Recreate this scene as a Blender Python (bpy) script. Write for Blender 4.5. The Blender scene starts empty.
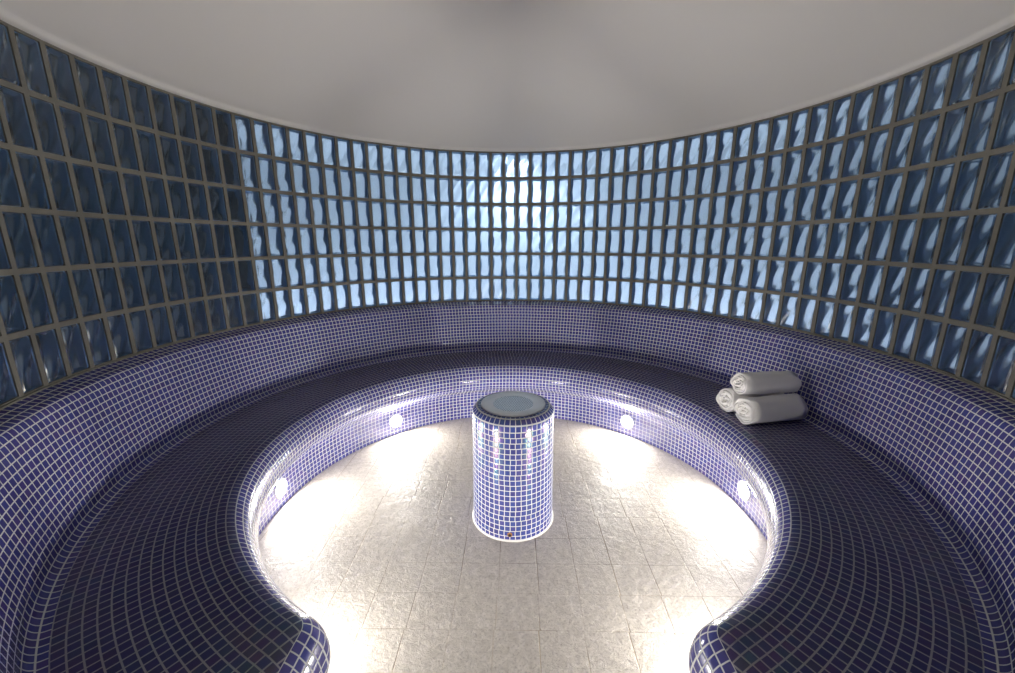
import bpy, bmesh, math, random
from math import sin, cos, pi, radians, sqrt, atan2, hypot
random.seed(7)
H = 1.5                      # eye height of the camera in metres; all plan sizes are given in units of it
C = bpy.context.scene.collection
S = bpy.context.scene

# ------------------------------------------------------------------ camera, world, exposure
cd = bpy.data.cameras.new('camera'); cam = bpy.data.objects.new('camera', cd); C.objects.link(cam)
cd.sensor_width = 36; cd.sensor_fit = 'HORIZONTAL'; cd.lens = 405.62 / 1015 * 36
cd.clip_start = 0.01; cd.clip_end = 50
cam.location = (0.009 * H, -1.3459 * H, H)
cam.rotation_euler = (pi / 2 - 0.2283, 0, 0.0173)
S.camera = cam
w = bpy.data.worlds.new('world'); S.world = w; w.use_nodes = True
w.node_tree.nodes['Background'].inputs[0].default_value = (0.5, 0.55, 0.65, 1)
w.node_tree.nodes['Background'].inputs[1].default_value = 0.02
S.view_settings.view_transform = 'Standard'; S.view_settings.look = 'None'
S.view_settings.exposure = 0.38; S.view_settings.gamma = 1.0; S.view_settings.use_curve_mapping = False
cy = S.cycles
cy.max_bounces = 12; cy.diffuse_bounces = 8; cy.glossy_bounces = 4; cy.transmission_bounces = 8
cy.sample_clamp_indirect = 4.0; cy.caustics_reflective = False; cy.caustics_refractive = True
cy.use_denoising = True
LAMP = 500.0                  # radiance of the bench lamps
CORR = 9.0                  # watts of each lamp in the service corridor behind the glass blocks

# plan sizes (units of H)
RW, WD = 1.2618, 0.0533      # glass wall inner radius, depth
ZT, ZP = 1.5264, 0.1492      # ceiling edge height, block course height
ZB = ZT - 6 * ZP             # foot of the block wall
DA, A0 = 0.0627, -0.0461     # angle of one block, angle of joint 27
RC, HW = 0.794, 0.330       # bench nose radius, half width of the entrance gap
ZS = 0.335                   # seat height
TP = 0.0191                  # mosaic pitch
RO = 1.80                    # corridor outer wall

# ------------------------------------------------------------------ helpers
def link(name, me, mat=None, parent=None):
    o = bpy.data.objects.new(name, me); C.objects.link(o)
    for m in (mat if isinstance(mat, (list, tuple)) else [mat]):
        if m: me.materials.append(m)
    if parent: o.parent = parent
    return o
def tag(o, label=None, cat=None, group=None, kind=None):
    if label: o['label'] = label
    if cat: o['category'] = cat
    if group: o['group'] = group
    if kind: o['kind'] = kind
    return o
def empty(name, loc):
    o = bpy.data.objects.new(name, None); C.objects.link(o); o.location = loc
    o.empty_display_size = 0.1
    return o
def P(r, a, z):              # polar point, angle from +Y clockwise, units of H
    return (r * sin(a) * H, r * cos(a) * H, z * H)
def from_bm(name, bm, mat, parent=None, smooth=True, recalc=True):
    if recalc: bmesh.ops.recalc_face_normals(bm, faces=bm.faces)
    me = bpy.data.meshes.new(name); bm.to_mesh(me); bm.free()
    if smooth:
        for p in me.polygons: p.use_smooth = True
    return link(name, me, mat, parent)
def grid_strip(rows, uvs, close=False):
    """rows: list of point rows of equal length; uvs the same, one (u, v) per point."""
    bm = bmesh.new(); uvl = bm.loops.layers.uv.new('UVMap')
    V = [[bm.verts.new(p) for p in r] for r in rows]
    n = len(rows[0])
    for i in range(len(rows) - 1):
        for j in range(n if close else n - 1):
            k = (j + 1) % n
            f = bm.faces.new((V[i][j], V[i][k], V[i + 1][k], V[i + 1][j]))
            U = [uvs(i, j), uvs(i, j + 1), uvs(i + 1, j + 1), uvs(i + 1, j)]
            for l, u in zip(f.loops, U): l[uvl].uv = u
    return bm
def lathe(profile, seg=64, cap_bottom=False, cap_top=False):
    """profile: list of (r, z) in metres around the local z axis."""
    bm = bmesh.new(); V = []
    for r, z in profile:
        if r < 1e-6: V.append([bm.verts.new((0, 0, z))])
        else: V.append([bm.verts.new((r * cos(2 * pi * k / seg), r * sin(2 * pi * k / seg), z)) for k in range(seg)])
    for a, b in zip(V[:-1], V[1:]):
        for k in range(seg):
            q = (k + 1) % seg
            if len(a) == 1 and len(b) == 1: continue
            if len(a) == 1: bm.faces.new((a[0], b[q], b[k]))
            elif len(b) == 1: bm.faces.new((a[k], a[q], b[0]))
            else: bm.faces.new((a[k], a[q], b[q], b[k]))
    if cap_bottom and len(V[0]) > 1: bm.faces.new(V[0])
    if cap_top and len(V[-1]) > 1: bm.faces.new(V[-1])
    return bm

# ------------------------------------------------------------------ materials
class NT:
    def __init__(s, name):
        s.m = bpy.data.materials.new(name); s.m.use_nodes = True
        s.t = s.m.node_tree; s.b = s.t.nodes['Principled BSDF']; s.out = s.t.nodes['Material Output']
    def n(s, typ, **k):
        x = s.t.nodes.new(typ)
        for a, v in k.items(): setattr(x, a, v)
        return x
    def put(s, sock, v):
        if hasattr(v, 'is_output') or isinstance(v, bpy.types.NodeSocket): s.t.links.new(v, sock)
        else: sock.default_value = v
    def math(s, op, a, b=None, c=None, clamp=False):
        x = s.n('ShaderNodeMath', operation=op, use_clamp=clamp)
        for i, v in enumerate((a, b, c)):
            if v is not None: s.put(x.inputs[i], v)
        return x.outputs[0]
    def mix(s, f, a, b, blend='MIX'):
        x = s.n('ShaderNodeMix', data_type='RGBA', blend_type=blend)
        s.put(x.inputs[0], f); s.put(x.inputs[6], a); s.put(x.inputs[7], b)
        return x.outputs[2]
    def ramp(s, f, lo, hi, a=0.0, b=1.0):
        x = s.n('ShaderNodeMapRange'); s.put(x.inputs[0], f)
        for i, v in enumerate((lo, hi, a, b)): s.put(x.inputs[i + 1], v)
        return x.outputs[0]
    def bsdf(s, **k):
        for a, v in k.items(): s.put(s.b.inputs[a.replace('_', ' ')], v)
def rgb(r, g, b): return (r, g, b, 1)

def tile_material(name, polar=None, base=(0.064, 0.056, 0.24), groutc=(0.67, 0.68, 0.67), vary=1.0, film=1.65):
    """glass mosaic: the grid comes from UVs in tile units, or from polar plan coordinates on the flat seat"""
    t = NT(name)
    if polar:
        geo = t.n('ShaderNodeNewGeometry'); sx = t.n('ShaderNodeSeparateXYZ'); t.put(sx.inputs[0], geo.outputs['Position'])
        x, y = sx.outputs[0], sx.outputs[1]
        r = t.math('SQRT', t.math('ADD', t.math('MULTIPLY', x, x), t.math('MULTIPLY', y, y)))
        th = t.math('ARCTAN2', x, y)
        v = t.math('DIVIDE', t.math('SUBTRACT', r, polar * H), TP * H)
        row = t.math('FLOOR', v)
        band = t.math('FLOOR', t.math('DIVIDE', row, 4.0))               # strips of mosaic sheet four rows wide
        rm = t.math('ADD', t.math('MULTIPLY', t.math('ADD', t.math('MULTIPLY', band, 4.0), 2.0), TP), polar)
        N = t.math('ROUND', t.math('DIVIDE', t.math('MULTIPLY', rm, 2 * pi), TP))
        u = t.math('ADD', t.math('DIVIDE', t.math('MULTIPLY', th, N), 2 * pi), t.math('MULTIPLY', band, 0.37))
    else:
        uv = t.n('ShaderNodeUVMap'); uv.uv_map = 'UVMap'
        sx = t.n('ShaderNodeSeparateXYZ'); t.put(sx.inputs[0], uv.outputs[0])
        u, v = sx.outputs[0], sx.outputs[1]
        row = t.math('FLOOR', v)
        # the hand laid rows wander a little against each other
        wr = t.n('ShaderNodeTexWhiteNoise', noise_dimensions='1D'); t.put(wr.inputs['W'], row)
        u = t.math('ADD', u, t.math('MULTIPLY', t.math('SUBTRACT', wr.outputs[0], 0.5), 0.16))
    fu = t.math('SUBTRACT', t.math('FRACT', u), 0.5); fv = t.math('SUBTRACT', t.math('FRACT', v), 0.5)
    d = t.math('MAXIMUM', t.math('ABSOLUTE', fu), t.math('ABSOLUTE', fv))
    grout = t.ramp(d, 0.415, 0.445)
    cell = t.n('ShaderNodeCombineXYZ'); t.put(cell.inputs[0], t.math('FLOOR', u)); t.put(cell.inputs[1], row)
    wn = t.n('ShaderNodeTexWhiteNoise', noise_dimensions='3D'); t.put(wn.inputs['Vector'], cell.outputs[0])
    ws = t.n('ShaderNodeSeparateColor'); t.put(ws.inputs[0], wn.outputs['Color'])
    a, b, c = ws.outputs[0], ws.outputs[1], ws.outputs[2]
    col = t.mix(t.math('MULTIPLY', a, 0.8 * vary), rgb(*base), rgb(base[0] * .75, base[1] * 1.25, base[2] * 1.25))
    col = t.mix(t.ramp(b, 0.80, 1.0, 0, 0.45 * vary), col, rgb(base[0] * 2.1, base[1] * 1.2, base[2] * 1.1))
    col = t.mix(t.ramp(c, 0.0, 0.45, 0.45 * vary, 0), col, rgb(base[0] * .45, base[1] * .5, base[2] * .55))
    gn = t.n('ShaderNodeTexNoise'); t.put(gn.inputs['Scale'], 3.0)
    gcol = t.mix(t.ramp(gn.outputs[0], 0.55, 0.75, 0, 0.35), rgb(*groutc), rgb(groutc[0] * .75, groutc[1] * .72, groutc[2] * .6))
    t.bsdf(Base_Color=t.mix(grout, col, gcol))
    t.bsdf(Roughness=t.ramp(grout, 0, 1, 0.19, 0.75), IOR=1.5)
    t.put(t.b.inputs['Specular IOR Level'], t.ramp(grout, 0, 1, 0.75, 0.2))
    t.put(t.b.inputs['Thin Film Thickness'], t.math('MULTIPLY', t.math('SUBTRACT', 1.0, grout), t.ramp(b, 0, 1, 280, 620)))
    t.put(t.b.inputs['Thin Film IOR'], film)
    # every piece sits at a slightly different tilt, with a pillowed edge
    tilt = t.math('ADD', t.math('MULTIPLY', fu, t.math('SUBTRACT', a, 0.5)), t.math('MULTIPLY', fv, t.math('SUBTRACT', c, 0.5)))
    hgt = t.math('ADD', t.math('MULTIPLY', tilt, 1.8), t.ramp(d, 0.36, 0.46, 1.0, 0.0))
    bp = t.n('ShaderNodeBump'); t.put(bp.inputs['Strength'], 0.35); t.put(bp.inputs['Distance'], 0.0012); t.put(bp.inputs['Height'], hgt)
    t.bsdf(Normal=bp.outputs[0])
    return t.m
M_tile = tile_material('blue_glass_mosaic', vary=0.75)
M_seat = tile_material('blue_glass_mosaic_seat_shaded', polar=RC + 0.040, base=(0.055, 0.049, 0.15), groutc=(0.36, 0.355, 0.39), vary=0.45, film=1.5)  # duller tile and grout: shade on the seat put into the colour

def plain(name, col, rough=0.6, metal=0.0, noise=0.0, scale=8.0, bump=0.0, **k):
    t = NT(name)
    if noise or bump:
        n = t.n('ShaderNodeTexNoise'); t.put(n.inputs['Scale'], scale); t.put(n.inputs['Detail'], 5.0)
        co = t.n('ShaderNodeTexCoord'); t.put(n.inputs['Vector'], co.outputs['Object'])
        t.bsdf(Base_Color=t.mix(n.outputs[0], rgb(*[c * (1 - noise) for c in col]), rgb(*[min(1, c * (1 + noise)) for c in col])))
        if bump:
            bp = t.n('ShaderNodeBump'); t.put(bp.inputs['Strength'], 0.5); t.put(bp.inputs['Distance'], bump); t.put(bp.inputs['Height'], n.outputs[0])
            t.bsdf(Normal=bp.outputs[0])
    else: t.bsdf(Base_Color=rgb(*col))
    t.bsdf(Roughness=rough, Metallic=metal)
    for a, v in k.items(): t.put(t.b.inputs[a.replace('_', ' ')], v)
    return t.m
M_ceil = plain('matt_ceiling_paint', (0.90, 0.875, 0.84), 0.8, noise=0.015, scale=1.2)
M_mortar = plain('grey_mortar', (0.175, 0.168, 0.145), 0.9, noise=0.2, scale=30, bump=0.001)
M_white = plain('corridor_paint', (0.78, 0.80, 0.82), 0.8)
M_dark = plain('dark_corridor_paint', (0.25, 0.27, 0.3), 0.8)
M_seal = plain('white_sealant', (0.8, 0.78, 0.76), 0.4)
M_rust = plain('rusty_pipe', (0.30, 0.13, 0.04), 0.6, noise=0.4, scale=60)
M_hole = plain('dark_hollow', (0.01, 0.008, 0.006), 0.8)
M_chrome = plain('brushed_steel', (0.93, 0.93, 0.92), 0.45, 0.25, noise=0.05, scale=20)

def emis(name, col, strength):
    t = NT(name); t.bsdf(Base_Color=rgb(0.9, 0.9, 0.9), Roughness=0.3)
    t.put(t.b.inputs['Emission Color'], rgb(*col)); t.put(t.b.inputs['Emission Strength'], strength)
    return t.m
M_lens = emis('lit_lamp_glass', (1.0, 0.958, 0.88), LAMP)

def glass_mat(name, rough, strength, scale):
    t = NT(name)
    mp = t.n('ShaderNodeMapping')
    uv = t.n('ShaderNodeUVMap'); uv.uv_map = 'UVMap'
    t.put(mp.inputs[0], uv.outputs[0]); mp.inputs['Rotation'].default_value = (0, 0, 0.5)
    wv = t.n('ShaderNodeTexWave', wave_type='BANDS', bands_direction='X'); t.put(wv.inputs['Vector'], mp.outputs[0])
    t.put(wv.inputs['Scale'], scale); t.put(wv.inputs['Distortion'], 4.0); t.put(wv.inputs['Detail'], 1.0); t.put(wv.inputs['Detail Scale'], 0.8)
    bp = t.n('ShaderNodeBump'); t.put(bp.inputs['Strength'], strength); t.put(bp.inputs['Distance'], 0.008); t.put(bp.inputs['Height'], wv.outputs['Fac'])
    t.bsdf(Base_Color=rgb(0.75, 0.87, 0.97), Roughness=rough, IOR=1.46, Normal=bp.outputs[0])
    t.put(t.b.inputs['Transmission Weight'], 1.0)
    return t.m
M_glass = [glass_mat('wavy_blue_glass', 0.20, 0.40, 0.30), glass_mat('wavy_blue_glass_rear', 0.22, 0.6, 0.35)]
def sleeve_mat():
    t = NT('blue_block_edge')
    d = t.n('ShaderNodeBsdfDiffuse'); t.put(d.inputs[0], rgb(0.30, 0.50, 0.80))
    l = t.n('ShaderNodeBsdfTranslucent'); t.put(l.inputs[0], rgb(0.42, 0.66, 1.0))
    g = t.n('ShaderNodeBsdfGlossy'); t.put(g.inputs[0], rgb(0.5, 0.7, 0.95)); t.put(g.inputs[1], 0.15)
    a = t.n('ShaderNodeMixShader'); t.put(a.inputs[0], 0.6); t.t.links.new(d.outputs[0], a.inputs[1]); t.t.links.new(l.outputs[0], a.inputs[2])
    b = t.n('ShaderNodeMixShader'); t.put(b.inputs[0], 0.22); t.t.links.new(a.outputs[0], b.inputs[1]); t.t.links.new(g.outputs[0], b.inputs[2])
    t.t.links.new(b.outputs[0], t.out.inputs[0])
    return t.m
M_sleeve = sleeve_mat()

def floor_mat():
    t = NT('riven_stone_tiles')
    geo = t.n('ShaderNodeNewGeometry'); sx = t.n('ShaderNodeSeparateXYZ'); t.put(sx.inputs[0], geo.outputs['Position'])
    v = t.math('ADD', t.math('DIVIDE', sx.outputs[1], 0.1145 * H), 0.16)        # rows across
    row = t.math('FLOOR', v)
    wr = t.n('ShaderNodeTexWhiteNoise', noise_dimensions='1D'); t.put(wr.inputs['W'], row)
    u = t.math('ADD', t.math('DIVIDE', sx.outputs[0], 0.1185 * H), 0.35)
    u = t.math('ADD', u, t.math('MULTIPLY', t.math('SUBTRACT', wr.outputs[0], .5), 0.13))
    fu = t.math('ABSOLUTE', t.math('SUBTRACT', t.math('FRACT', u), 0.5)); fv = t.math('ABSOLUTE', t.math('SUBTRACT', t.math('FRACT', v), 0.5))
    cell = t.n('ShaderNodeCombineXYZ'); t.put(cell.inputs[0], t.math('FLOOR', u)); t.put(cell.inputs[1], row)
    wn = t.n('ShaderNodeTexWhiteNoise', noise_dimensions='3D'); t.put(wn.inputs['Vector'], cell.outputs[0])
    ju = t.ramp(fu, 0.483, 0.492); jv = t.ramp(fv, 0.486, 0.494)
    n1 = t.n('ShaderNodeTexNoise'); t.put(n1.inputs['Scale'], 2.6); t.put(n1.inputs['Detail'], 2.0); t.put(n1.inputs['Vector'], geo.outputs['Position'])
    j = t.math('MULTIPLY', t.math('MAXIMUM', ju, t.math('MULTIPLY', jv, 0.7)), t.ramp(n1.outputs[0], 0.38, 0.62, 0.25, 1.0))
    n2 = t.n('ShaderNodeTexNoise'); t.put(n2.inputs['Scale'], 34.0); t.put(n2.inputs['Detail'], 8.0); t.put(n2.inputs['Roughness'], 0.7); t.put(n2.inputs['Distortion'], 0.6); t.put(n2.inputs['Vector'], geo.outputs['Position'])
    n3 = t.n('ShaderNodeTexNoise'); t.put(n3.inputs['Scale'], 9.0); t.put(n3.inputs['Detail'], 5.0); t.put(n3.inputs['Vector'], geo.outputs['Position'])
    base = t.mix(t.ramp(n2.outputs[0], 0.3, 0.7), rgb(0.44, 0.40, 0.345), rgb(0.72, 0.665, 0.59))
    base = t.mix(t.math('MULTIPLY', wn.outputs[0], 0.22), base, rgb(0.50, 0.465, 0.42))
    n5 = t.n('ShaderNodeTexNoise'); t.put(n5.inputs['Scale'], 110.0); t.put(n5.inputs['Detail'], 3.0); t.put(n5.inputs['Vector'], geo.outputs['Position'])
    base = t.mix(t.ramp(n5.outputs[0], 0.52, 0.70, 0, 0.55), base, rgb(0.27, 0.24, 0.20))
    n4 = t.n('ShaderNodeTexNoise'); t.put(n4.inputs['Scale'], 1.7); t.put(n4.inputs['Vector'], geo.outputs['Position'])
    jc = t.mix(t.ramp(n4.outputs[0], 0.42, 0.6), rgb(0.42, 0.34, 0.23), rgb(0.12, 0.085, 0.05))
    t.bsdf(Base_Color=t.mix(t.math('MULTIPLY', j, 0.95), base, jc))
    t.bsdf(Roughness=t.ramp(n3.outputs[0], 0.3, 0.7, 0.42, 0.6))
    hg = t.math('ADD', t.math('MULTIPLY', n2.outputs[0], 0.6), t.math('MULTIPLY', n3.outputs[0], 0.7))
    hg = t.math('SUBTRACT', hg, t.math('MULTIPLY', j, 0.12))
    bp = t.n('ShaderNodeBump'); t.put(bp.inputs['Strength'], 0.9); t.put(bp.inputs['Distance'], 0.009); t.put(bp.inputs['Height'], hg)
    t.bsdf(Normal=bp.outputs[0])
    return t.m
M_floor = floor_mat()

# ------------------------------------------------------------------ setting
bm = bmesh.new()
e = 2.5 * H
vs = [bm.verts.new(p) for p in ((-e, -e, 0), (e, -e, 0), (e, 1.9 * H, 0), (-e, 1.9 * H, 0))]
vb = [bm.verts.new((v.co.x, v.co.y, -0.12)) for v in vs]
bm.faces.new(vs); bm.faces.new(vb[::-1])
for k in range(4): bm.faces.new((vs[k], vb[k], vb[(k + 1) % 4], vs[(k + 1) % 4]))
tag(from_bm('floor', bm, M_floor, smooth=False), kind='structure')

AE = pi - math.asin(HW / RW) - 0.004          # azimuth of the wall ends beside the entrance

# domed ceiling with its rounded lip
prof = [(1.345, 1.560), (1.345, ZT), (1.262, ZT), (1.2500, ZT), (1.2440, ZT + .0008), (1.2380, ZT + .004), (1.2320, ZT + .009), (1.2240, ZT + .0125), (1.212, ZT + .0145)]
for k in range(1, 25):
    f = k / 24.0; r = 1.212 * (1 - f)
    prof.append((max(r, 0), ZT + .0145 + 0.16 * (1 - (r / 1.212) ** 2)))
bm = lathe([(r * H, z * H) for r, z in prof], 160)
o = from_bm('ceiling', bm, M_ceil); tag(o, kind='structure')
# flat ceiling over the service corridor and the lobby
def ring_slab(name, r0, r1, z0, z1, mat, a0=-pi, a1=pi, seg=120):
    bm = bmesh.new(); V = []
    full = abs(a1 - a0 - 2 * pi) < 1e-6
    n = seg if full else seg + 1
    for i in range(n):
        a = a0 + (a1 - a0) * i / seg
        V.append([bm.verts.new(P(*q)) for q in ((r0, a, z0), (r1, a, z0), (r1, a, z1), (r0, a, z1))])
    for i in range(seg):
        A, B = V[i], V[(i + 1) % n]
        for k in range(4): bm.faces.new((A[k], A[(k + 1) % 4], B[(k + 1) % 4], B[k]))
    if not full: bm.faces.new(V[0]); bm.faces.new(V[-1][::-1])
    return tag(from_bm(name, bm, mat, smooth=False), kind='structure')
def box(bm, x0, x1, y0, y1, z0, z1):
    v = [bm.verts.new((x, y, z)) for z in (z0, z1) for x, y in ((x0, y0), (x1, y0), (x1, y1), (x0, y1))]
    for q in ((3, 2, 1, 0), (4, 5, 6, 7), (0, 1, 5, 4), (1, 2, 6, 5), (2, 3, 7, 6), (3, 0, 4, 7)): bm.faces.new([v[i] for i in q])
def struct_box(name, x0, x1, y0, y1, z0, z1, mat):
    bm = bmesh.new(); box(bm, x0 * H, x1 * H, y0 * H, y1 * H, z0 * H, z1 * H)
    return tag(from_bm(name, bm, mat, smooth=False), kind='structure')
ring_slab('ceiling_corridor', 1.345, RO + .03, ZT, ZT + .04, M_white)
ring_slab('wall_outer', RO, RO + .05, 0, ZT, M_white, -(pi - .362), pi - .362, 110)
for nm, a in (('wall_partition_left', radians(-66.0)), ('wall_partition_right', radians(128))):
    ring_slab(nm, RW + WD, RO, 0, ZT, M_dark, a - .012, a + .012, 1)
struct_box('wall_lobby_left', -.70, -.65, -2.4, -1.152, 0, ZT, M_dark)
struct_box('wall_lobby_right', .65, .70, -2.4, -1.152, 0, ZT, M_dark)
struct_box('wall_lobby_back', -.70, .70, -2.45, -2.4, 0, ZT, M_dark)
struct_box('ceiling_lobby', -.70, .70, -2.45, -1.16, ZT + .04, ZT + .08, M_ceil)

# ---- the curved wall of glass blocks: mortar grid, coloured block edges, wavy panes
JW = 0.0072                                   # half joint
r_front, r_back = RW + 0.002, RW + WD
bmM = bmesh.new(); bmE = bmesh.new(); bmG = bmesh.new(); uvG = bmG.loops.layers.uv.new('UVMap')
cols = []
i = 0
k0 = int((-AE - A0) / DA) - 1; k1 = int((AE - A0) / DA) + 1
for k in range(k0, k1 + 1):
    a0 = A0 + DA * k; a1 = a0 + DA
    if a0 >= -AE and a1 <= AE: cols.append((a0, a1))
ends = [(-AE, cols[0][0]), (cols[-1][1], AE)]
def quad(bm, pts): return bm.faces.new([bm.verts.new(p) for p in pts])
for (a0, a1) in cols:
    am = (a0 + a1) / 2; da = JW / RW
    for c in range(6):
        z0 = ZB + ZP * c; z1 = z0 + ZP
        O = ((a0, z0), (a1, z0), (a1, z1), (a0, z1))
        I = ((a0 + da, z0 + JW), (a1 - da, z0 + JW), (a1 - da, z1 - JW), (a0 + da, z1 - JW))
        for q in range(4):
            w_ = (q + 1) % 4
            quad(bmM, (P(r_front, *O[q]), P(r_front, *O[w_]), P(r_front, *I[w_]), P(r_front, *I[q])))
            quad(bmM, (P(r_front, *I[q]), P(r_front, *I[w_]), P(r_back, *I[w_]), P(r_back, *I[q])))
            quad(bmM, (P(r_back, *O[w_]), P(r_back, *O[q]), P(r_back, *I[q]), P(r_back, *I[w_])))
            # blue edge of the hollow block between its two panes, 0.6 mm off the mortar
            g = 0.0012; E = ((a0 + da + g, z0 + JW + g), (a1 - da - g, z0 + JW + g), (a1 - da - g, z1 - JW - g), (a0 + da + g, z1 - JW - g))
            ha, hv = .0110 / RW, .0085                # the cast glass is thick: the hollow narrows to a waist
            K = ((a0 + da + ha, z0 + JW + hv), (a1 - da - ha, z0 + JW + hv), (a1 - da - ha, z1 - JW - hv), (a0 + da + ha, z1 - JW - hv))
            rm = (RW + .009 + r_back - .009) / 2
            fa, fv_ = .0042 / RW, .0042               # blue rim showing all round behind the front pane
            F = ((a0 + da + g + fa, z0 + JW + fv_), (a1 - da - g - fa, z0 + JW + fv_), (a1 - da - g - fa, z1 - JW - fv_), (a0 + da + g + fa, z1 - JW - fv_))
            quad(bmE, (P(RW + .0093, *E[q]), P(RW + .0093, *E[w_]), P(RW + .0097, *F[w_]), P(RW + .0097, *F[q])))
            quad(bmE, (P(RW + .0093, *E[q]), P(RW + .0093, *E[w_]), P(rm, *K[w_]), P(rm, *K[q])))
            quad(bmE, (P(rm, *K[q]), P(rm, *K[w_]), P(r_back - .0093, *E[w_]), P(r_back - .0093, *E[q])))
        # panes: closed slabs with a rounded rim
        wa = (a1 - a0) / 2 - da - .0004; hz = ZP / 2 - JW - .0004; zc = (z0 + z1) / 2
        ou, ov = random.random() * 40, random.random() * 40
        for side in (0, 1):
            def rr(x): return RW + .001 + x if side == 0 else r_back - x
            rim = 0.0065
            loops = []
            for inset, depth in ((0.0, 0.009), (0.0, 0.0055), (0.0022, 0.0022), (rim, 0.0003)):
                ia = inset / RW; pts = []
                n = 4
                for sx_, sz_ in ((-1, -1), (1, -1), (1, 1), (-1, 1)):
                    pts.append((am + sx_ * (wa - ia), zc + sz_ * (hz - inset), depth))
                loops.append([bmG.verts.new(P(rr(p[2]), p[0], p[1])) for p in pts])
            back = loops[0]
            fs = [bmG.faces.new(back)]
            for A, B in zip(loops[:-1], loops[1:]):
                for q in range(4): fs.append(bmG.faces.new((A[q], A[(q + 1) % 4], B[(q + 1) % 4], B[q])))
            fs.append(bmG.faces.new(loops[-1][::-1]))
            for f in fs:
                f.material_index = side
                for l in f.loops:
                    x, y, z = l.vert.co
                    l[uvG].uv = ((atan2(x, y) - am) * 20 * 1.26 + ou * (1 + side), (z / H - zc) * 20 + ov)
bmesh.ops.remove_doubles(bmM, verts=bmM.verts, dist=1e-5)
o = from_bm('wall_back', bmM, M_mortar, smooth=False); tag(o, kind='structure')
from_bm('block_edges', bmE, M_sleeve, o, smooth=False, recalc=False)
from_bm('glass_panes', bmG, M_glass, o, smooth=False)
for a, b in ends: ring_slab('trim_1' if a < 0 else 'trim_2', RW + .0005, RW + WD, ZB, ZT, M_mortar, a, b - 1e-4, 1)
# mortar fillet bead where the blocks stand on the mosaic ledge
ring_slab('trim_3', RW - .003, RW + .004, ZB - .004, ZB + .0035, M_mortar, -AE, AE, 160)

# ---- light in the service corridor: one ceiling lamp, plus unseen floor uplights added to brighten the blocks
for a, pw in ((1.0, 1.5), (-24, 1.2), (-50, 1.3), (25, 1.2), (52, 1.25), (84, .45), (-126, .14)):
    sc = 1.0
    a = radians(a); x, y, z = P(1.52 if pw == 1.5 else 1.42, a, ZT - .004 if pw == 1.5 else .002)
    up = pw != 1.5
    t = empty('added_uplight' if up else 'ceiling_light', (x, y, z))
    if up: t.rotation_euler = (pi, 0, 0)
    if up: tag(t, 'round white uplight added on the floor, unseen behind the glass block wall', 'uplight', 'added uplights behind the glass blocks')
    else: tag(t, 'round white ceiling lamp behind the middle of the glass block wall', 'ceiling light')
    from_bm('housing', lathe([(0.0, 0.0), (.11 * sc, 0.0), (.115 * sc, -.012), (.103 * sc, -.02)], 32), M_seal, t)
    l = bpy.data.lights.new('bulb', 'AREA'); l.shape = 'DISK'; l.size = .2 * sc; l.energy = CORR * pw; l.color = (0.95, 0.95, 1.0)
    lo = bpy.data.objects.new('bulb', l); C.objects.link(lo); lo.parent = t; lo.location = (0, 0, -.024)

# ------------------------------------------------------------------ mosaic bench
bench = empty('mosaic_bench', (0, 0, 0))
tag(bench, 'ring shaped bench covered in dark blue mosaic, running round the room below the glass blocks', 'bench')
NL, NF, NC = 14, 10, 220
def ring(d, z):
    """plan line of the bench front set back by d from the nose, from the left gap end round to the right one"""
    R_ = RC + d; w_ = HW + d; rf = max(.075 - d, .005)
    yc = -sqrt((R_ + rf) ** 2 - (w_ + rf) ** 2); cx = -(w_ + rf); pts = []
    for k in range(NL): pts.append((-w_, -1.262 + (yc + 1.262) * k / NL))
    ang = atan2(-yc, w_ + rf)
    for k in range(NF + 1): a = ang * k / NF; pts.append((cx + rf * cos(a), yc + rf * sin(a)))
    q = pts[-1]; th0 = atan2(q[0], q[1])
    for k in range(1, NC): a = th0 + (-2 * th0) * k / NC; pts.append((R_ * sin(a), R_ * cos(a)))
    pts += [(-x, y) for x, y in pts[:NL + NF + 1][::-1]]
    return [(x * H, y * H, z * H) for x, y in pts]
off = [(.097, -.002), (.097, .05), (.097, .10), (.0955, .125), (.088, .148), (.070, .166), (.045, .180), (.022, .196), (.006, .216), (0, .24), (.002, .264), (.0095, .288), (.022, .309), (.040, .3245), (.060, .3325), (.078, ZS)]
# finer smooth profile
def dens(pr, n=3):
    out = []
    for i in range(len(pr) - 1):
        p0 = pr[max(i - 1, 0)]; p1 = pr[i]; p2 = pr[i + 1]; p3 = pr[min(i + 2, len(pr) - 1)]
        for k in range(n):
            t = k / n
            out.append(tuple(0.5 * (2 * b + (c - a) * t + (2 * a - 5 * b + 4 * c - d) * t * t + (-a + 3 * b - 3 * c + d) * t ** 3) for a, b, c, d in zip(p0, p1, p2, p3)))
    out.append(pr[-1]); return out
off = dens(off)
rows = [ring(d, z) for d, z in off]
mid = ring(.03, 0); ul = [0]
for a, b in zip(mid[:-1], mid[1:]): ul.append(ul[-1] + hypot(b[0] - a[0], b[1] - a[1]) / (TP * H))
vl = [0]
for a, b in zip(off[:-1], off[1:]): vl.append(vl[-1] + hypot(b[0] - a[0], b[1] - a[1]) / TP)
vsh = -vl[-1]
CUT = 39                                      # above this line the seat's own rings of tiles run on over the edge
bm = grid_strip(rows[:CUT + 1], lambda i, j: (ul[j], vl[i] - vl[CUT] + 100))
from_bm('riser', bm, M_tile, bench)
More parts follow.
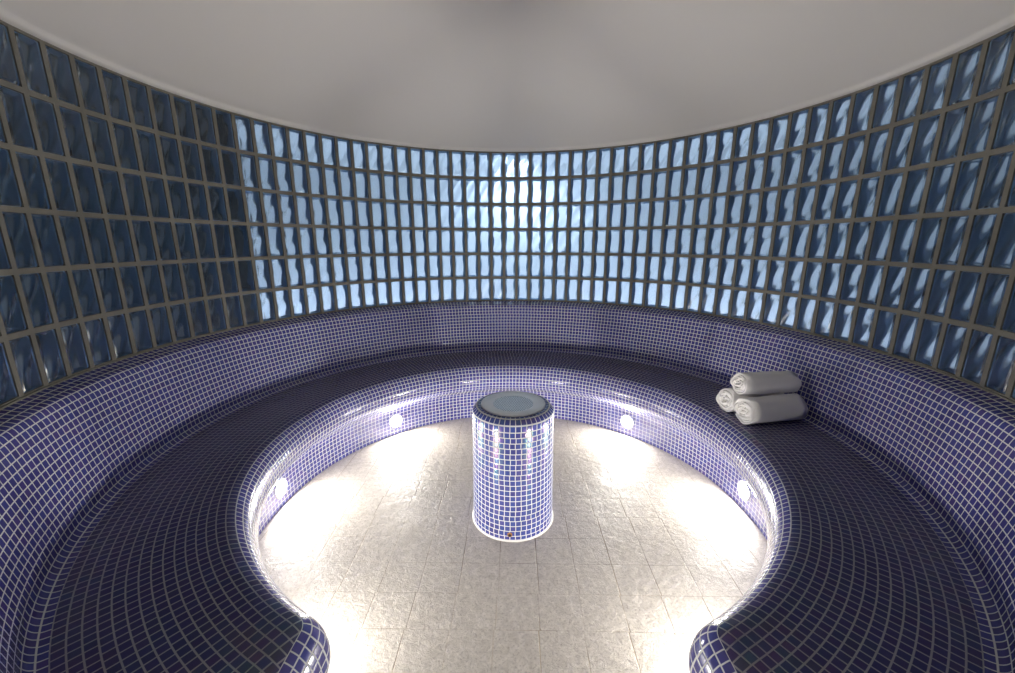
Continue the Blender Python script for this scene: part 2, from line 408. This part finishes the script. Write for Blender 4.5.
# flat seat
outer = 1.121
inn = ring(.078, ZS); w_ = -inn[0][0] / H
ys = -sqrt(outer ** 2 - w_ ** 2) * H
inn = [p for p in inn if p[1] > ys + 1e-4]
pts = [(-w_ * H, ys, ZS * H)] + inn + [(w_ * H, ys, ZS * H)]
aO = atan2(w_, ys / H); nO = 200
arc = [P(outer, aO - 2 * aO * k / nO, ZS) for k in range(1, nO)]
bm = bmesh.new(); V = [bm.verts.new(p) for p in pts + arc]
ed = [bm.edges.new((V[i], V[(i + 1) % len(V)])) for i in range(len(V))]
bmesh.ops.triangle_fill(bm, edges=ed, use_beauty=True, use_dissolve=False)
for f in bm.faces:
    if f.normal.z < 0: f.normal_flip()
st = grid_strip(rows[CUT:], lambda i, j: (0, 0))
for f in st.faces:
    f.normal_update()
    if f.normal.z < 0: f.normal_flip()
    vv = [bm.verts.new(v.co) for v in f.verts]; bm.faces.new(vv)
st.free()
bmesh.ops.remove_doubles(bm, verts=bm.verts, dist=2e-5)
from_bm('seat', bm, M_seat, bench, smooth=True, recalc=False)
# backrest with coved foot and rounded ledge
bp_ = [(1.121, ZS), (1.134, .3375), (1.143, .345), (1.148, .358), (1.153, .39), (1.167, .46), (1.182, .53), (1.1945, .582), (1.2005, .598), (1.206, .609), (1.217, .6165), (1.235, .6225), (1.262, ZB)]
bp_ = dens(bp_)
AB = pi - math.asin(HW / 1.22)
NB = 300; NTL = 392
angs = [-AB + 2 * AB * k / NB for k in range(NB + 1)]
vb_ = [0]
for a, b in zip(bp_[:-1], bp_[1:]): vb_.append(vb_[-1] + hypot(b[0] - a[0], b[1] - a[1]) / TP)
rows = [[P(r, a, z) for a in angs] for r, z in bp_]
bm = grid_strip(rows, lambda i, j: ((angs[j] if j <= NB else 0) * NTL / (2 * pi) + 500, vb_[i] + .25))
uvl = bm.loops.layers.uv.active
for s_, idx in ((-1, 0), (1, NB)):           # end faces beside the entrance
    ppts = [(r, z) for r, z in bp_] + [(1.262, 0), (1.121, 0)]
    f = bm.faces.new([bm.verts.new(P(r, angs[idx], z)) for r, z in (ppts if s_ < 0 else ppts[::-1])])
    for l, q in zip(f.loops, (ppts if s_ < 0 else ppts[::-1])): l[uvl].uv = (q[0] / TP, q[1] / TP)
from_bm('backrest', bm, M_tile, bench)

# ---- lamps set into the bench front
RR = RC + .097
def lamp(deg, label):
    a = radians(deg); z = .075
    t = empty('recessed_lamp', P(RR, a, z)); t.rotation_euler = (pi / 2, 0, -a + pi)   # local +z points into the room
    t.rotation_euler = (pi / 2, 0, -a)
    tag(t, label, 'lamp')
    from_bm('bezel', lathe([(.046, .0), (.057, .0), (.058, .003), (.055, .006), (.048, .007), (.046, .004)], 40), M_chrome, t)
    from_bm('lens', lathe([(0, .0065), (.022, .006), (.037, .005), (.046, .003), (.046, -.002)], 40), M_lens, t)
    return t
lamp(-88, 'round lit lamp low in the bench front at the far left side of the floor')
lamp(-44, 'round lit lamp low in the bench front, behind and left of the mosaic column')
lamp(43, 'round lit lamp low in the bench front, behind and right of the mosaic column')
lamp(87, 'round lit lamp low in the bench front at the far right side of the floor')
lamp(-139, 'round lit lamp in the bench front hidden beside the left rounded bench end')
lamp(139, 'round lit lamp in the bench front hidden beside the right rounded bench end')

# ------------------------------------------------------------------ steam column
col = empty('steam_column', (.0057 * H, 0, 0))
tag(col, 'short round column clad in blue mosaic, with a perforated steel plate on top', 'column')
hp = .4452
cp = [(.1485, 0), (.1475, .1), (.146, .25), (.1445, .40), (.1445, .424), (.1432, .4275), (.130, .4415), (.1265, .4430), (.114, .4430)]
cu = 49
def crow(r, z, n=98): return [(r * sin(2 * pi * k / n) * H, r * cos(2 * pi * k / n) * H, z * H) for k in range(n)]
vv = [0, .1 / TP, .25 / TP, .40 / TP, 22.0, 22.08, 22.98, 23.02, 23.9]
bm = grid_strip([crow(r, z) for r, z in cp], lambda i, j: (j / 2.0 + 300 + (.5 if False else 0), vv[i]), close=True)
M_col = tile_material('blue_glass_mosaic_column', base=(0.057, 0.068, 0.27), vary=0.7, film=1.8)
from_bm('shaft', bm, M_col, col)
from_bm('sealant_bead', lathe([(.1475 * H, 0), (.1525 * H, 0.0), (.1525 * H, .003), (.150 * H, .007), (.1478 * H, .009)], 96), M_seal, col)
pl = from_bm('cover_plate', lathe([(.071 * H, .4445 * H), (.112 * H, .4475 * H), (.1138 * H, .4465 * H), (.1140 * H, .443 * H), (.07 * H, .443 * H)], 96), M_chrome, col)
def perf_mat():
    t = NT('perforated_steel')
    co = t.n('ShaderNodeTexCoord'); sx = t.n('ShaderNodeSeparateXYZ'); t.put(sx.inputs[0], co.outputs['Object'])
    p = .0125
    gx = t.math('DIVIDE', sx.outputs[0], p); row = t.math('FLOOR', t.math('DIVIDE', sx.outputs[1], p * .87))
    gx = t.math('ADD', gx, t.math('MULTIPLY', t.math('MODULO', t.math('ADD', row, 100.0), 2.0), .5))
    fx = t.math('SUBTRACT', t.math('FRACT', gx), .5); fy = t.math('SUBTRACT', t.math('FRACT', t.math('DIVIDE', sx.outputs[1], p * .87)), .5)
    d = t.math('SQRT', t.math('ADD', t.math('MULTIPLY', fx, fx), t.math('MULTIPLY', fy, fy)))
    hole = t.ramp(d, .30, .36, 1, 0)
    t.bsdf(Base_Color=t.mix(hole, rgb(.88, .88, .87), rgb(.02, .02, .02)), Metallic=t.math('MULTIPLY', t.math('SUBTRACT', 1.0, hole), .6), Roughness=t.ramp(hole, 0, 1, .38, .9))
    return t.m
from_bm('perforated_disc', lathe([(0, .4435 * H), (.04 * H, .4436 * H), (.0712 * H, .4440 * H)], 64), perf_mat(), col)
# overflow outlet at the foot, facing the entrance
ov = empty('drain_outlet', (0, 0, 0)); ov.parent = col
bpy.data.objects.remove(ov)
oc = from_bm('drain_outlet', lathe([(.0055, .004), (.0075, .006), (.0115, .005), (.013, .0), (.013, -.01)], 24), M_rust, col)
oc.location = (-.0105 * H * .9, -.1478 * H, .026 * H); oc.rotation_euler = (pi / 2, 0, -.06)
oh = from_bm('drain_hole', lathe([(0, .0045), (.0078, .0066)], 24), M_hole, oc)

# ------------------------------------------------------------------ rolled towels
def towel_mat():
    t = NT('white_terry_cloth')
    co = t.n('ShaderNodeTexCoord')
    n = t.n('ShaderNodeTexNoise'); t.put(n.inputs['Scale'], 260.0); t.put(n.inputs['Detail'], 3.0); t.put(n.inputs['Vector'], co.outputs['Object'])
    n2 = t.n('ShaderNodeTexNoise'); t.put(n2.inputs['Scale'], 14.0); t.put(n2.inputs['Detail'], 3.0); t.put(n2.inputs['Vector'], co.outputs['Object'])
    t.bsdf(Base_Color=t.mix(n2.outputs[0], rgb(.86, .84, .82), rgb(.92, .91, .89)), Roughness=.95)
    t.put(t.b.inputs['Sheen Weight'], .4)
    hg = t.math('ADD', t.math('MULTIPLY', n.outputs[0], .25), n2.outputs[0])
    bp = t.n('ShaderNodeBump'); t.put(bp.inputs['Strength'], .6); t.put(bp.inputs['Distance'], .006); t.put(bp.inputs['Height'], hg)
    t.bsdf(Normal=bp.outputs[0])
    return t.m
M_towel = towel_mat()
def towel(L, R, turns, seed, squash=.93):
    """one long cloth of real thickness wound into a spiral; axis along local +x, resting on z = 0"""
    rnd = random.Random(seed); th = R / (turns + .35) * .93; n = int(turns * 40); nx = 15
    bm = bmesh.new(); G = []
    r0 = th * .35
    ph = rnd.random() * 6
    def cen(s, xx):          # centre line of the cloth
        a = 2 * pi * turns * s + rnd_a; r = r0 + th * .5 + (R - th * 1.0 - r0) * s
        w_ = .016 * R * sin(2 * a + ph + xx * 5) + .007 * R * sin(5 * a + xx * 13)
        return a, r + w_
    rnd_a = -pi / 2 - 2 * pi * turns + .9
    lay = []
    for i in range(n + 1):
        s = i / n
        row = []
        for sd in (0, 1):
            line = []
            for k in range(nx + 1):
                xx = k / nx
                a, r = cen(s, xx)
                edge = .010 * sin(a * 1.7 + ph) + .006 * sin(a * 4.1) - .004 * (1 - s)   # ragged, slightly telescoped ends
                x = (xx - .5) * L + (edge if k in (0, nx) else 0) * (1 if k else -1) * (-1)
                tt = th * .47 * (1.0 if 0 < k < nx else .72)
                if k in (1, nx - 1): x = (-.5 if k == 1 else .5) * L + (th * .22) * (1 if k == 1 else -1)
                q = r + (tt if sd else -tt)
                line.append(bm.verts.new((x, q * cos(a), q * sin(a) * squash)))
            row.append(line)
        lay.append(row)
    for i in range(n):
        for k in range(nx):
            bm.faces.new((lay[i][1][k], lay[i][1][k + 1], lay[i + 1][1][k + 1], lay[i + 1][1][k]))
            bm.faces.new((lay[i][0][k], lay[i + 1][0][k], lay[i + 1][0][k + 1], lay[i][0][k + 1]))
        for k in (0, nx): bm.faces.new((lay[i][0][k], lay[i][1][k], lay[i + 1][1][k], lay[i + 1][0][k]))
    for i in (0, n):
        for k in range(nx): bm.faces.new((lay[i][0][k], lay[i][0][k + 1], lay[i][1][k + 1], lay[i][1][k]))
    zmin = min(v.co.z for v in bm.verts)
    for v in bm.verts: v.co.z -= zmin
    zmax = max(v.co.z for v in bm.verts)
    return bm, zmax
def place(name_label, p0, ang, L, R, turns, seed, z):
    bm, top = towel(L, R, turns, seed)
    o = from_bm('rolled_towel', bm, M_towel)
    o.location = (p0[0] + cos(ang) * L / 2, p0[1] + sin(ang) * L / 2, z); o.rotation_euler = (0, 0, ang)
    tag(o, name_label, 'towel', 'rolled towels on the bench'); return top
zs = ZS * H + .0005
place('white rolled towel, lower one nearest the entrance, lying on the mosaic bench', (.870 * H, .083 * H), .22, .340, .084, 6.2, 3, zs)
place('white rolled towel, lower one behind, mostly hidden by the other two towels', (.857 * H, .195 * H), .21, .335, .080, 6.0, 5, zs)
place('white rolled towel lying on top of the other two on the bench', (.876 * H, .150 * H), .13, .325, .072, 5.6, 9, zs + .137)
